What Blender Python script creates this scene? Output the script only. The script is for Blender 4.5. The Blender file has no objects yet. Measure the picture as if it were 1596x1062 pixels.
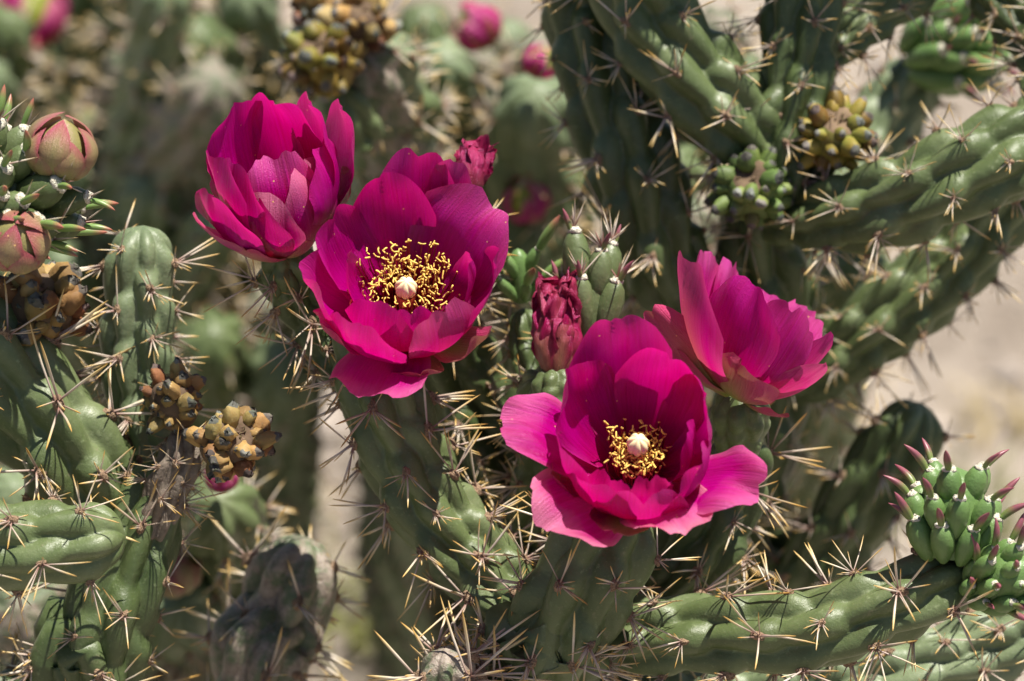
import bpy, math, random
import numpy as np
from mathutils import Vector, Matrix, Quaternion

# ------------------------------------------------------------------ camera, sky, sun, exposure
SC = bpy.context.scene
IMW, IMH = 1596.0, 1062.0
FOCAL, SENS = 100.0, 36.0
PIT = math.radians(30)
CAM = np.array([0.0, 0.0, 1.15])
D0 = 0.75                                    # metres to the flowers
FWD = np.array([0, math.cos(PIT), -math.sin(PIT)])
UP = np.array([0, math.sin(PIT), math.cos(PIT)])
RT = np.array([1.0, 0, 0])
PXA = SENS / FOCAL / IMW                     # tangent of one photo pixel

cd = bpy.data.cameras.new('camera')
cam = bpy.data.objects.new('camera', cd)
SC.collection.objects.link(cam)
cam.location = CAM
cam.rotation_euler = (math.radians(90) - PIT, 0, 0)
cd.lens = FOCAL; cd.sensor_width = SENS
cd.clip_start = 0.02; cd.clip_end = 200
cd.dof.use_dof = True
cd.dof.focus_distance = D0 + 0.004
cd.dof.aperture_fstop = 9.0
cd.dof.aperture_blades = 7
SC.camera = cam

SUN_DIR = Vector((0.26, 0.06, 0.95)).normalized()      # towards the sun
wd = bpy.data.worlds.new('World'); SC.world = wd; wd.use_nodes = True
nt = wd.node_tree
sky = nt.nodes.new('ShaderNodeTexSky'); sky.sky_type = 'NISHITA'; sky.sun_disc = False
sky.sun_elevation = math.asin(SUN_DIR.z)
sky.sun_rotation = math.atan2(SUN_DIR.x, SUN_DIR.y)
nt.links.new(sky.outputs[0], nt.nodes['Background'].inputs[0])
nt.nodes['Background'].inputs[1].default_value = 0.05
sl = bpy.data.lights.new('sun', 'SUN'); sl.energy = 5.0; sl.angle = math.radians(0.53); sl.color = (1, 0.945, 0.85)
so = bpy.data.objects.new('sun', sl); SC.collection.objects.link(so)
so.rotation_euler = SUN_DIR.to_track_quat('Z', 'Y').to_euler(); so.location = (0.5, 0.3, 4)
SC.view_settings.view_transform = 'Standard'; SC.view_settings.look = 'None'
SC.view_settings.exposure = 0.88; SC.view_settings.gamma = 1.0; SC.view_settings.use_curve_mapping = False
SC.cycles.use_denoising = True
SC.cycles.max_bounces = 10
SC.cycles.transparent_max_bounces = 8

def W(x, y, d=0.0):
    """photo pixel + metres behind the flowers -> world point"""
    dep = D0 + d
    return CAM + FWD * dep + RT * ((x - IMW / 2) * PXA * dep) + UP * (-(y - IMH / 2) * PXA * dep)
def PX(d=0.0): return PXA * (D0 + d)
def G(x, y):
    v = FWD + RT * ((x - IMW / 2) * PXA) + UP * (-(y - IMH / 2) * PXA)
    return CAM + v * (CAM[2] / -v[2])
def camvec(x, y, z):
    """direction given as right, up, towards the camera"""
    v = RT * x + UP * y - FWD * z
    return v / np.linalg.norm(v)
def nrm(v): return v / max(1e-12, np.linalg.norm(v))

# ------------------------------------------------------------------ materials
def newmat(name):
    m = bpy.data.materials.new(name); m.use_nodes = True
    t = m.node_tree; t.nodes.clear()
    out = t.nodes.new('ShaderNodeOutputMaterial')
    return m, t, out
def N(t, typ, **kw):
    n = t.nodes.new('ShaderNode' + typ)
    for k, v in kw.items():
        if k == 'inp':
            for a, b in v.items(): n.inputs[a].default_value = b
        else: setattr(n, k, v)
    return n
def ramp(t, stops, src=None, interp='LINEAR'):
    r = t.nodes.new('ShaderNodeValToRGB'); e = r.color_ramp.elements; r.color_ramp.interpolation = interp
    while len(e) < len(stops): e.new(0.5)
    for i, (p, c) in enumerate(stops):
        e[i].position = p; e[i].color = (*c, 1) if len(c) == 3 else c
    if src is not None: t.links.new(src, r.inputs[0])
    return r
def noise(t, scale, detail=3, rough=0.55, vec=None):
    n = N(t, 'TexNoise', inp={'Scale': scale, 'Detail': detail, 'Roughness': rough})
    if vec is not None: t.links.new(vec, n.inputs['Vector'])
    return n
def mixc(t, a, b, fac, mode='MIX'):
    m = N(t, 'Mix', data_type='RGBA', blend_type=mode)
    for sock, v in ((m.inputs[6], a), (m.inputs[7], b), (m.inputs[0], fac)):
        if hasattr(v, 'links'): t.links.new(v, sock)
        elif isinstance(v, (int, float)): sock.default_value = v
        else: sock.default_value = (*v, 1)
    return m.outputs[2]
def math_(t, op, a, b=None, clamp=False):
    m = N(t, 'Math', operation=op, use_clamp=clamp)
    for i, v in enumerate((a, b)):
        if v is None: continue
        if hasattr(v, 'links'): t.links.new(v, m.inputs[i])
        else: m.inputs[i].default_value = v
    return m.outputs[0]
def bump(t, height, strength, dist):
    b = N(t, 'Bump', inp={'Strength': strength, 'Distance': dist}); t.links.new(height, b.inputs['Height'])
    return b.outputs[0]
def attr(t, name): return N(t, 'Attribute', attribute_name=name)

def stem_mat(name, dark, mid, pale, rough=0.42, scuff=0.5, woody=None, vary=0.0, scar=0.0):
    m, t, out = newmat(name)
    g = N(t, 'NewGeometry'); P = g.outputs['Position']
    n1 = noise(t, 55, 4, 0.6, P); n2 = noise(t, 420, 4, 0.65, P); n3 = noise(t, 2400, 2, 0.5, P)
    r = ramp(t, [(0.3, dark), (0.52, mid), (0.72, pale)], n1.outputs[0])
    sc = ramp(t, [(0.60, (0, 0, 0)), (0.74, (1, 1, 1))], n2.outputs[0])
    c = mixc(t, r.outputs[0], tuple(min(1, 1.7 * x + 0.03) for x in pale), math_(t, 'MULTIPLY', sc.outputs[0], scuff))
    if woody:
        nb = noise(t, 160, 5, 0.7, P)
        wr = ramp(t, [(0.42, (0, 0, 0)), (0.56, (1, 1, 1))], nb.outputs[0])
        wc = ramp(t, [(0.3, woody[0]), (0.7, woody[1])], n2.outputs[0])
        c = mixc(t, c, wc.outputs[0], wr.outputs[0])
    if scar:
        ns = noise(t, 130, 6, 0.75, P); rs_ = ramp(t, [(0.62, (0, 0, 0)), (0.70, (1, 1, 1))], ns.outputs[0])
        c = mixc(t, c, (0.22, 0.19, 0.12), math_(t, 'MULTIPLY', rs_.outputs[0], scar))
        vs_ = N(t, 'TexVoronoi', inp={'Scale': 700.0}); t.links.new(P, vs_.inputs['Vector'])
        vd = ramp(t, [(0.0, (1, 1, 1)), (0.22, (0, 0, 0))], vs_.outputs['Distance'])
        c = mixc(t, c, (0.26, 0.29, 0.19), math_(t, 'MULTIPLY', vd.outputs[0], 0.28))
    if vary:
        oi = N(t, 'ObjectInfo'); rv = ramp(t, [(0, (1 - vary * .75, 1 - vary, 1 - vary)), (.5, (1 - vary * .55, 1 - vary * .25, 1 - vary * .3)), (1, (1, 1, 1))], oi.outputs['Random']); c = mixc(t, c, rv.outputs[0], 1.0, 'MULTIPLY')
    p = N(t, 'BsdfPrincipled', inp={'Specular IOR Level': 0.42, 'Subsurface Weight': 0.1, 'Subsurface Scale': 0.002})
    p.inputs['Subsurface Radius'].default_value = (0.6, 1.0, 0.3)
    t.links.new(c, p.inputs['Base Color'])
    rr = ramp(t, [(0.3, (rough - .08,) * 3), (0.7, (rough + .14,) * 3)], n2.outputs[0]); t.links.new(rr.outputs[0], p.inputs['Roughness'])
    h = math_(t, 'ADD', math_(t, 'MULTIPLY', n2.outputs[0], 1.0), math_(t, 'MULTIPLY', n3.outputs[0], 0.3))
    t.links.new(bump(t, h, 0.35 if not woody else 0.9, 0.0008), p.inputs['Normal'])
    t.links.new(p.outputs[0], out.inputs[0])
    return m
M = {}
M['stem'] = stem_mat('cactus_skin', (0.064, 0.090, 0.030), (0.100, 0.132, 0.052), (0.150, 0.182, 0.088), rough=0.40, scar=0.5)
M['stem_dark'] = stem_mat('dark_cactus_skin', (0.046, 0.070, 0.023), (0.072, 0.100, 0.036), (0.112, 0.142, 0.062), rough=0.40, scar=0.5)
M['stem_blue'] = stem_mat('bluish_cactus_skin', (0.095, 0.128, 0.062), (0.150, 0.190, 0.102), (0.215, 0.252, 0.150), scar=0.5)
M['stem_old'] = stem_mat('old_cactus_skin', (0.070, 0.090, 0.045), (0.11, 0.14, 0.075), (0.17, 0.19, 0.12), woody=((0.16, 0.12, 0.09), (0.34, 0.29, 0.24)))
M['young'] = stem_mat('young_shoot_skin', (0.085, 0.155, 0.045), (0.120, 0.205, 0.062), (0.165, 0.255, 0.090), rough=0.36, scuff=0.15)
M['wood'] = stem_mat('corky_trunk', (0.10, 0.08, 0.06), (0.17, 0.135, 0.10), (0.25, 0.21, 0.17), rough=0.8, woody=((0.08, 0.06, 0.045), (0.24, 0.19, 0.15)))
M['fruit'] = stem_mat('green_fruit_skin', (0.09, 0.13, 0.03), (0.15, 0.19, 0.045), (0.24, 0.25, 0.07), rough=.55, scuff=0.5, vary=.6, scar=.8)
M['fruit_ripe'] = stem_mat('ripe_fruit_skin', (0.16, 0.10, 0.02), (0.30, 0.19, 0.03), (0.22, 0.23, 0.045), rough=.55, scuff=0.5, vary=.7, scar=.8)
M['fruit_dry'] = stem_mat('dry_fruit_skin', (0.20, 0.10, 0.035), (0.42, 0.23, 0.075), (0.52, 0.36, 0.17), rough=0.7, scuff=0.5, vary=.75, scar=.9)
M['cork'] = stem_mat('brown_cork', (0.06, 0.035, 0.02), (0.13, 0.085, 0.05), (0.22, 0.15, 0.09), rough=0.85)
M['grey_tip'] = stem_mat('grey_areole', (0.05, 0.042, 0.036), (0.13, 0.11, 0.095), (0.36, 0.33, 0.30), rough=0.85, vary=.6)

def wool_mat(name, a, b):
    m, t, out = newmat(name); g = N(t, 'NewGeometry')
    n = noise(t, 1800, 3, 0.6, g.outputs['Position'])
    r = ramp(t, [(0.3, a), (0.7, b)], n.outputs[0])
    p = N(t, 'BsdfPrincipled', inp={'Roughness': 0.95, 'Specular IOR Level': 0.1}); t.links.new(r.outputs[0], p.inputs['Base Color'])
    t.links.new(bump(t, n.outputs[0], 1.0, 0.0012), p.inputs['Normal'])
    t.links.new(p.outputs[0], out.inputs[0]); return m
M['areole'] = wool_mat('tan_areole_wool', (0.16, 0.10, 0.065), (0.46, 0.32, 0.21))
M['wool'] = wool_mat('white_areole_wool', (0.55, 0.50, 0.38), (0.86, 0.82, 0.70))

# spines: colour runs along each spine (attribute t), k varies from spine to spine
m, t, out = newmat('sheathed_spine')
at = attr(t, 't'); ak = attr(t, 'k')
ra = ramp(t, [(0.0, (0.20, 0.055, 0.035)), (0.16, (0.36, 0.22, 0.18)), (0.45, (0.46, 0.37, 0.29)), (0.68, (0.54, 0.39, 0.20)), (0.82, (0.60, 0.37, 0.09)), (1.0, (0.40, 0.19, 0.04))], at.outputs['Fac'])
rb = ramp(t, [(0.0, (0.26, 0.09, 0.06)), (0.2, (0.50, 0.40, 0.34)), (0.5, (0.76, 0.68, 0.56)), (0.75, (0.76, 0.60, 0.32)), (1.0, (0.66, 0.43, 0.12))], at.outputs['Fac'])
c = mixc(t, ra.outputs[0], rb.outputs[0], ak.outputs['Fac'])
p = N(t, 'BsdfPrincipled', inp={'Roughness': 0.38, 'Specular IOR Level': 0.6}); t.links.new(c, p.inputs['Base Color'])
tr = N(t, 'BsdfTranslucent'); t.links.new(c, tr.inputs[0])
mx = N(t, 'MixShader', inp={0: 0.18}); t.links.new(p.outputs[0], mx.inputs[1]); t.links.new(tr.outputs[0], mx.inputs[2]); t.links.new(mx.outputs[0], out.inputs[0])
M['spine'] = m
# small succulent leaves
m, t, out = newmat('purple_leaf'); at = attr(t, 't')
ra = ramp(t, [(0.0, (0.15, 0.23, 0.06)), (0.3, (0.16, 0.17, 0.06)), (0.55, (0.21, 0.07, 0.085)), (1.0, (0.26, 0.07, 0.10))], at.outputs['Fac'])
p = N(t, 'BsdfPrincipled', inp={'Roughness': 0.4, 'Subsurface Weight': 0.15, 'Subsurface Scale': 0.001}); t.links.new(ra.outputs[0], p.inputs['Base Color']); t.links.new(p.outputs[0], out.inputs[0])
M['leaf'] = m
m, t, out = newmat('green_leaf'); at = attr(t, 't')
ra = ramp(t, [(0.0, (0.13, 0.24, 0.06)), (0.6, (0.17, 0.24, 0.07)), (0.85, (0.30, 0.13, 0.08)), (1.0, (0.34, 0.10, 0.07))], at.outputs['Fac'])
p = N(t, 'BsdfPrincipled', inp={'Roughness': 0.4, 'Subsurface Weight': 0.15, 'Subsurface Scale': 0.001}); t.links.new(ra.outputs[0], p.inputs['Base Color']); t.links.new(p.outputs[0], out.inputs[0])
M['leaf_green'] = m

def petal_mat(name, deep, bright, base, green, pale, trans=0.42, spark=0.5, tcol=None):
    m, t, out = newmat(name)
    uv = N(t, 'UVMap'); sx = N(t, 'SeparateXYZ'); t.links.new(uv.outputs[0], sx.inputs[0])
    U, V = sx.outputs[0], sx.outputs[1]
    oi = N(t, 'ObjectInfo'); rnd = oi.outputs['Random']
    # veins and streaks run from the base to the rim
    cx = N(t, 'CombineXYZ'); t.links.new(math_(t, 'MULTIPLY', U, 46), cx.inputs[0]); t.links.new(math_(t, 'MULTIPLY', V, 2.2), cx.inputs[1]); t.links.new(math_(t, 'MULTIPLY', rnd, 40), cx.inputs[2])
    st = noise(t, 1.0, 4, 0.6, cx.outputs[0])
    cx2 = N(t, 'CombineXYZ'); t.links.new(math_(t, 'MULTIPLY', U, 3), cx2.inputs[0]); t.links.new(math_(t, 'MULTIPLY', V, 2.5), cx2.inputs[1]); t.links.new(math_(t, 'MULTIPLY', rnd, 91), cx2.inputs[2])
    bl = noise(t, 1.0, 3, 0.5, cx2.outputs[0])
    cfac = ramp(t, [(0.3, (0, 0, 0)), (0.72, (1, 1, 1))], math_(t, 'ADD', math_(t, 'MULTIPLY', st.outputs[0], 0.6), math_(t, 'MULTIPLY', bl.outputs[0], 0.4)))
    c = mixc(t, deep, bright, cfac.outputs[0])
    bfac = ramp(t, [(0.05, (1, 1, 1)), (0.5, (0, 0, 0))], V)
    c = mixc(t, c, base, bfac.outputs[0])
    # greenish keel and pale bleached margin on the outer petals
    ag = attr(t, 'green'); ap = attr(t, 'pale')
    uc = math_(t, 'ABSOLUTE', math_(t, 'SUBTRACT', U, 0.5))
    keel = ramp(t, [(0.02, (1, 1, 1)), (0.30, (0, 0, 0))], math_(t, 'SUBTRACT', uc, math_(t, 'MULTIPLY', math_(t, 'SUBTRACT', st.outputs[0], 0.5), 0.22)))
    low = ramp(t, [(0.15, (1, 1, 1)), (0.95, (0.15, 0.15, 0.15))], V)
    c = mixc(t, c, green, math_(t, 'MULTIPLY', math_(t, 'MULTIPLY', keel.outputs[0], low.outputs[0]), ag.outputs['Fac'], True))
    edge = math_(t, 'MAXIMUM', math_(t, 'MULTIPLY', uc, 2.0), V)
    ed = ramp(t, [(0.72, (0, 0, 0)), (0.99, (1, 1, 1))], math_(t, 'ADD', edge, math_(t, 'MULTIPLY', math_(t, 'SUBTRACT', bl.outputs[0], 0.5), 0.5)))
    c = mixc(t, c, pale, math_(t, 'MULTIPLY', ed.outputs[0], math_(t, 'MULTIPLY', ap.outputs['Fac'], 0.75), True))
    # pollen dust
    g = N(t, 'NewGeometry')
    vo = N(t, 'TexVoronoi', inp={'Scale': 620.0}); t.links.new(g.outputs['Position'], vo.inputs['Vector'])
    sxv = N(t, 'SeparateColor'); t.links.new(vo.outputs['Color'], sxv.inputs[0])
    dot = math_(t, 'MULTIPLY', math_(t, 'LESS_THAN', vo.outputs['Distance'], 0.15), math_(t, 'GREATER_THAN', sxv.outputs[0], 0.965))
    c = mixc(t, c, (0.85, 0.55, 0.2), dot)
    # fine cells catch the sun as sparkle
    fn = noise(t, 2400, 3, 0.65, g.outputs['Position'])
    h = math_(t, 'ADD', math_(t, 'MULTIPLY', st.outputs[0], 1.1), math_(t, 'MULTIPLY', fn.outputs[0], spark))
    nb = bump(t, h, 0.75, 0.0006)
    p = N(t, 'BsdfPrincipled', inp={'Roughness': 0.30, 'Specular IOR Level': 0.7})
    p.inputs['Specular Tint'].default_value = (1.0, 0.42, 0.85, 1); p.inputs['Sheen Weight'].default_value = 0.0; p.inputs['Sheen Roughness'].default_value = 0.4; p.inputs['Sheen Tint'].default_value = (1.0, 0.55, 0.85, 1)
    t.links.new(c, p.inputs['Base Color']); t.links.new(nb, p.inputs['Normal'])
    tr = N(t, 'BsdfTranslucent'); tc = mixc(t, c, tcol or (0.90, 0.0, 0.20), 0.5); t.links.new(tc, tr.inputs[0])
    mx = N(t, 'MixShader', inp={0: trans}); t.links.new(p.outputs[0], mx.inputs[1]); t.links.new(tr.outputs[0], mx.inputs[2]); t.links.new(mx.outputs[0], out.inputs[0])
    return m
M['petal'] = petal_mat('magenta_petal', (0.36, 0.0, 0.10), (0.60, 0.0, 0.36), (0.42, 0.0, 0.07), (0.34, 0.22, 0.07), (0.74, 0.30, 0.38), spark=0.5)
M['sepal'] = petal_mat('green_pink_sepal', (0.42, 0.02, 0.10), (0.50, 0.05, 0.17), (0.26, 0.33, 0.05), (0.28, 0.38, 0.055), (0.55, 0.06, 0.15), trans=0.14, tcol=(0.5, 0.42, 0.12))
M['withered'] = petal_mat('withered_petal', (0.13, 0.0, 0.022), (0.38, 0.008, 0.085), (0.20, 0.03, 0.035), (0.30, 0.22, 0.09), (0.36, 0.11, 0.09), trans=0.10)
M['budscale'] = petal_mat('bud_scale', (0.30, 0.17, 0.10), (0.34, 0.26, 0.12), (0.27, 0.25, 0.09), (0.28, 0.29, 0.10), (0.36, 0.045, 0.09), trans=0.1, tcol=(0.5, 0.2, 0.1))

def plain(name, col, rough=0.5, var=0.25, scale=900, **kw):
    m, t, out = newmat(name); g = N(t, 'NewGeometry'); n = noise(t, scale, 3, 0.6, g.outputs['Position'])
    r = ramp(t, [(0.3, tuple(x * (1 - var) for x in col)), (0.7, tuple(min(1, x * (1 + var)) for x in col))], n.outputs[0])
    p = N(t, 'BsdfPrincipled', inp={'Roughness': rough}); t.links.new(r.outputs[0], p.inputs['Base Color'])
    for k, v in kw.items(): p.inputs[k.replace('_', ' ')].default_value = v
    t.links.new(p.outputs[0], out.inputs[0]); return m
M['anther'] = plain('yellow_anther', (0.84, 0.54, 0.12), 0.7)
M['filament'] = plain('dark_red_filament', (0.24, 0.006, 0.02), 0.4)
M['stigma'] = plain('cream_stigma', (0.84, 0.74, 0.44), 0.5, 0.08, Subsurface_Weight=0.3, Subsurface_Scale=0.002)
M['style'] = plain('salmon_style', (0.75, 0.25, 0.14), 0.5, 0.2)
M['stone'] = plain('pebble', (0.34, 0.29, 0.25), 0.9, 0.6, 14)
M['straw'] = plain('dry_grass', (0.42, 0.33, 0.16), 0.7, 0.4, 30)
M['weed'] = plain('weed_leaf', (0.16, 0.17, 0.035), 0.6, 0.4, 60)

# ------------------------------------------------------------------ mesh helpers
COL = SC.collection
def mkmesh(name, V, F, mats, midx=None, uv=None, fattr=None, smooth=True):
    me = bpy.data.meshes.new(name)
    me.from_pydata([tuple(v) for v in V] if not isinstance(V, np.ndarray) else V.tolist(), [], F.tolist() if isinstance(F, np.ndarray) else F)
    for mm in mats: me.materials.append(mm)
    n = len(me.polygons)
    if midx is not None: me.polygons.foreach_set('material_index', np.asarray(midx, dtype=np.int32))
    if smooth: me.polygons.foreach_set('use_smooth', np.ones(n, dtype=bool))
    if uv is not None:
        l = me.uv_layers.new(name='UVMap'); vi = np.zeros(len(me.loops), dtype=np.int32); me.loops.foreach_get('vertex_index', vi)
        l.data.foreach_set('uv', np.asarray(uv, dtype=np.float32)[vi].ravel())
    if fattr:
        for k, a in fattr.items():
            at = me.attributes.new(k, 'FLOAT', 'POINT'); at.data.foreach_set('value', np.asarray(a, dtype=np.float32))
    me.update(); return me
def link(name, me, parent=None, mat=None):
    o = bpy.data.objects.new(name, me); COL.objects.link(o)
    if mat is not None: o.matrix_world = mat
    if parent is not None: o.parent = parent          # every parent sits at the world origin
    return o
def grid_faces(nu, nv, wrap=False, off=0):
    """nu points per row, nv rows"""
    i = np.arange(nv - 1)[:, None] * nu; k = nu if wrap else nu - 1
    j = np.arange(k)[None, :]; j2 = (j + 1) % nu
    return (np.stack([i + j, i + j2, i + nu + j2, i + nu + j], -1).reshape(-1, 4) + off)
def thing(name, label, cat, group=None):
    o = bpy.data.objects.new(name, None); COL.objects.link(o); o.empty_display_size = 0.02
    o['label'] = label; o['category'] = cat
    if group: o['group'] = group
    return o
def spline(P, n):
    """Catmull-Rom through the rows of P, resampled evenly by arc length"""
    P = np.asarray(P, float); k = P.shape[1]
    Q = np.vstack([2 * P[0] - P[1], P, 2 * P[-1] - P[-2]])
    out = []
    for i in range(1, len(Q) - 2):
        t = np.linspace(0, 1, 24, endpoint=False)[:, None]
        a, b, c, d = Q[i - 1], Q[i], Q[i + 1], Q[i + 2]
        out.append(0.5 * ((2 * b) + (-a + c) * t + (2 * a - 5 * b + 4 * c - d) * t ** 2 + (-a + 3 * b - 3 * c + d) * t ** 3))
    out = np.vstack(out + [P[-1:]])
    s = np.concatenate([[0], np.cumsum(np.linalg.norm(np.diff(out[:, :3], axis=0), axis=1))])
    if isinstance(n, float): n = max(8, int(s[-1] / n))
    q = np.linspace(0, s[-1], n)
    return np.stack([np.interp(q, s, out[:, j]) for j in range(k)], 1), q
def frames(C):
    T = np.gradient(C, axis=0); T /= np.linalg.norm(T, axis=1)[:, None]
    ref = np.array([0.31, -0.83, 0.2]); X = np.zeros_like(T)
    x = ref - T[0] * (ref @ T[0]); x /= np.linalg.norm(x)
    for i in range(len(T)):
        x = x - T[i] * (x @ T[i]); x /= np.linalg.norm(x); X[i] = x
    return T, X, np.cross(T, X)
def vnoise(P, seed):
    """cheap smooth noise from sines"""
    r = np.random.RandomState(seed); a = 0
    for _ in range(5):
        k = r.normal(size=3); a = a + np.sin(P @ k + r.uniform(0, 6.28))
    return a / 5

# ------------------------------------------------------------------ spine clusters (local: z out of the skin, y towards the stem tip)
def spine_geo(rng, n, lmin, lmax, sides=5, rad=0.00029, pad=True, long_n=4, defl=0.5):
    V, F, MI, Ta, Ka = [], [], [], [], []; skew = rng.uniform(-.7, .7)
    def addv(v, t, k): V.append(v); Ta.append(t); Ka.append(k); return len(V) - 1
    if pad:
        nu, nv = 10, 6; b = len(V)
        for i in range(nv):
            th = math.pi * 0.5 * i / (nv - 1)
            for j in range(nu):
                ph = 2 * math.pi * j / nu; w = 1 + 0.18 * rng.uniform(-1, 1)
                addv((0.0013 * w * math.cos(ph) * math.cos(th), 0.0021 * w * math.sin(ph) * math.cos(th), 0.0021 * math.sin(th) * w - 0.0006), 0, 0)
        for f in grid_faces(nu, nv, True, b).tolist(): F.append(f); MI.append(0)
    ts = [0, 0.12, 0.5, 0.78, 0.93, 1.0] if sides >= 5 else [0, 0.4, 0.8, 1.0]
    rs = [0.95, 0.8, 1.0, 0.92, 0.55, 0.06] if sides >= 5 else [0.9, 1, 0.9, 0.1]
    for q in range(n):
        lg = q < long_n
        L = rng.uniform(0.72, 1.0) * lmax if lg else rng.uniform(lmin, lmax * 0.55)
        az = rng.uniform(0, 2 * math.pi) if rng.random() > defl else rng.gauss(-math.pi / 2 + skew, 0.6)
        pol = math.radians(rng.uniform(28, 68) if lg else rng.uniform(35, 88))
        d = np.array([math.cos(az) * math.sin(pol), math.sin(az) * math.sin(pol), math.cos(pol)])
        if pad: o = np.array([rng.uniform(-.0005, .0005), rng.uniform(-.001, .0006), 0.0003])
        else: o = np.zeros(3)
        a = nrm(np.cross(d, (0.3, 0.5, 0.8))); c = np.cross(d, a)
        bend = rng.uniform(-.10, .10); kk = min(1, max(0, rng.gauss(0.6 if lg else 0.2, 0.35)))
        R = rad * (1.0 if lg else 0.62) * rng.uniform(0.8, 1.15); b = len(V)
        for t_, r_ in zip(ts, rs):
            cc = o + d * (L * t_) + a * (bend * L * t_ * t_)
            for j in range(sides):
                ph = 2 * math.pi * j / sides
                addv(cc + (a * math.cos(ph) + c * math.sin(ph)) * R * r_, t_, kk)
        for f in grid_faces(sides, len(ts), True, b).tolist(): F.append(f); MI.append(1)
    return np.array(V), F, MI, np.array(Ta), np.array(Ka)
rng0 = random.Random(5)
CLUS, BGC = [], []
for i in range(22):
    V, F, MI, Ta, Ka = spine_geo(rng0, rng0.randint(8, 14), 0.0030, rng0.uniform(0.0130, 0.0205), long_n=rng0.randint(2, 6))
    CLUS.append(mkmesh('spine_cluster', V, F, [M['areole'], M['spine']], MI, fattr={'t': Ta, 'k': Ka}))
for i in range(6):
    BGC.append(spine_geo(rng0, 6, 0.004, 0.015, sides=3, rad=0.0004, pad=True, long_n=3))

def joined_spines(name, places, parent):
    """many small clusters in one mesh"""
    Vs, Fs, MI, Ta, Ka = [], [], [], [], []; off = 0
    for mat, s, i in places:
        V, F, mi, ta, ka = BGC[i % len(BGC)]
        Vs.append((V * s) @ mat[:3, :3].T + mat[:3, 3]); Fs += [[x + off for x in f] for f in F]; MI += mi; Ta.append(ta); Ka.append(ka); off += len(V)
    if not Vs: return None
    me = mkmesh(name, np.vstack(Vs), Fs, [M['areole'], M['spine']], MI, fattr={'t': np.concatenate(Ta), 'k': np.concatenate(Ka)})
    o = link(name, me, parent); o['kind'] = 'stuff'; return o

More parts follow.
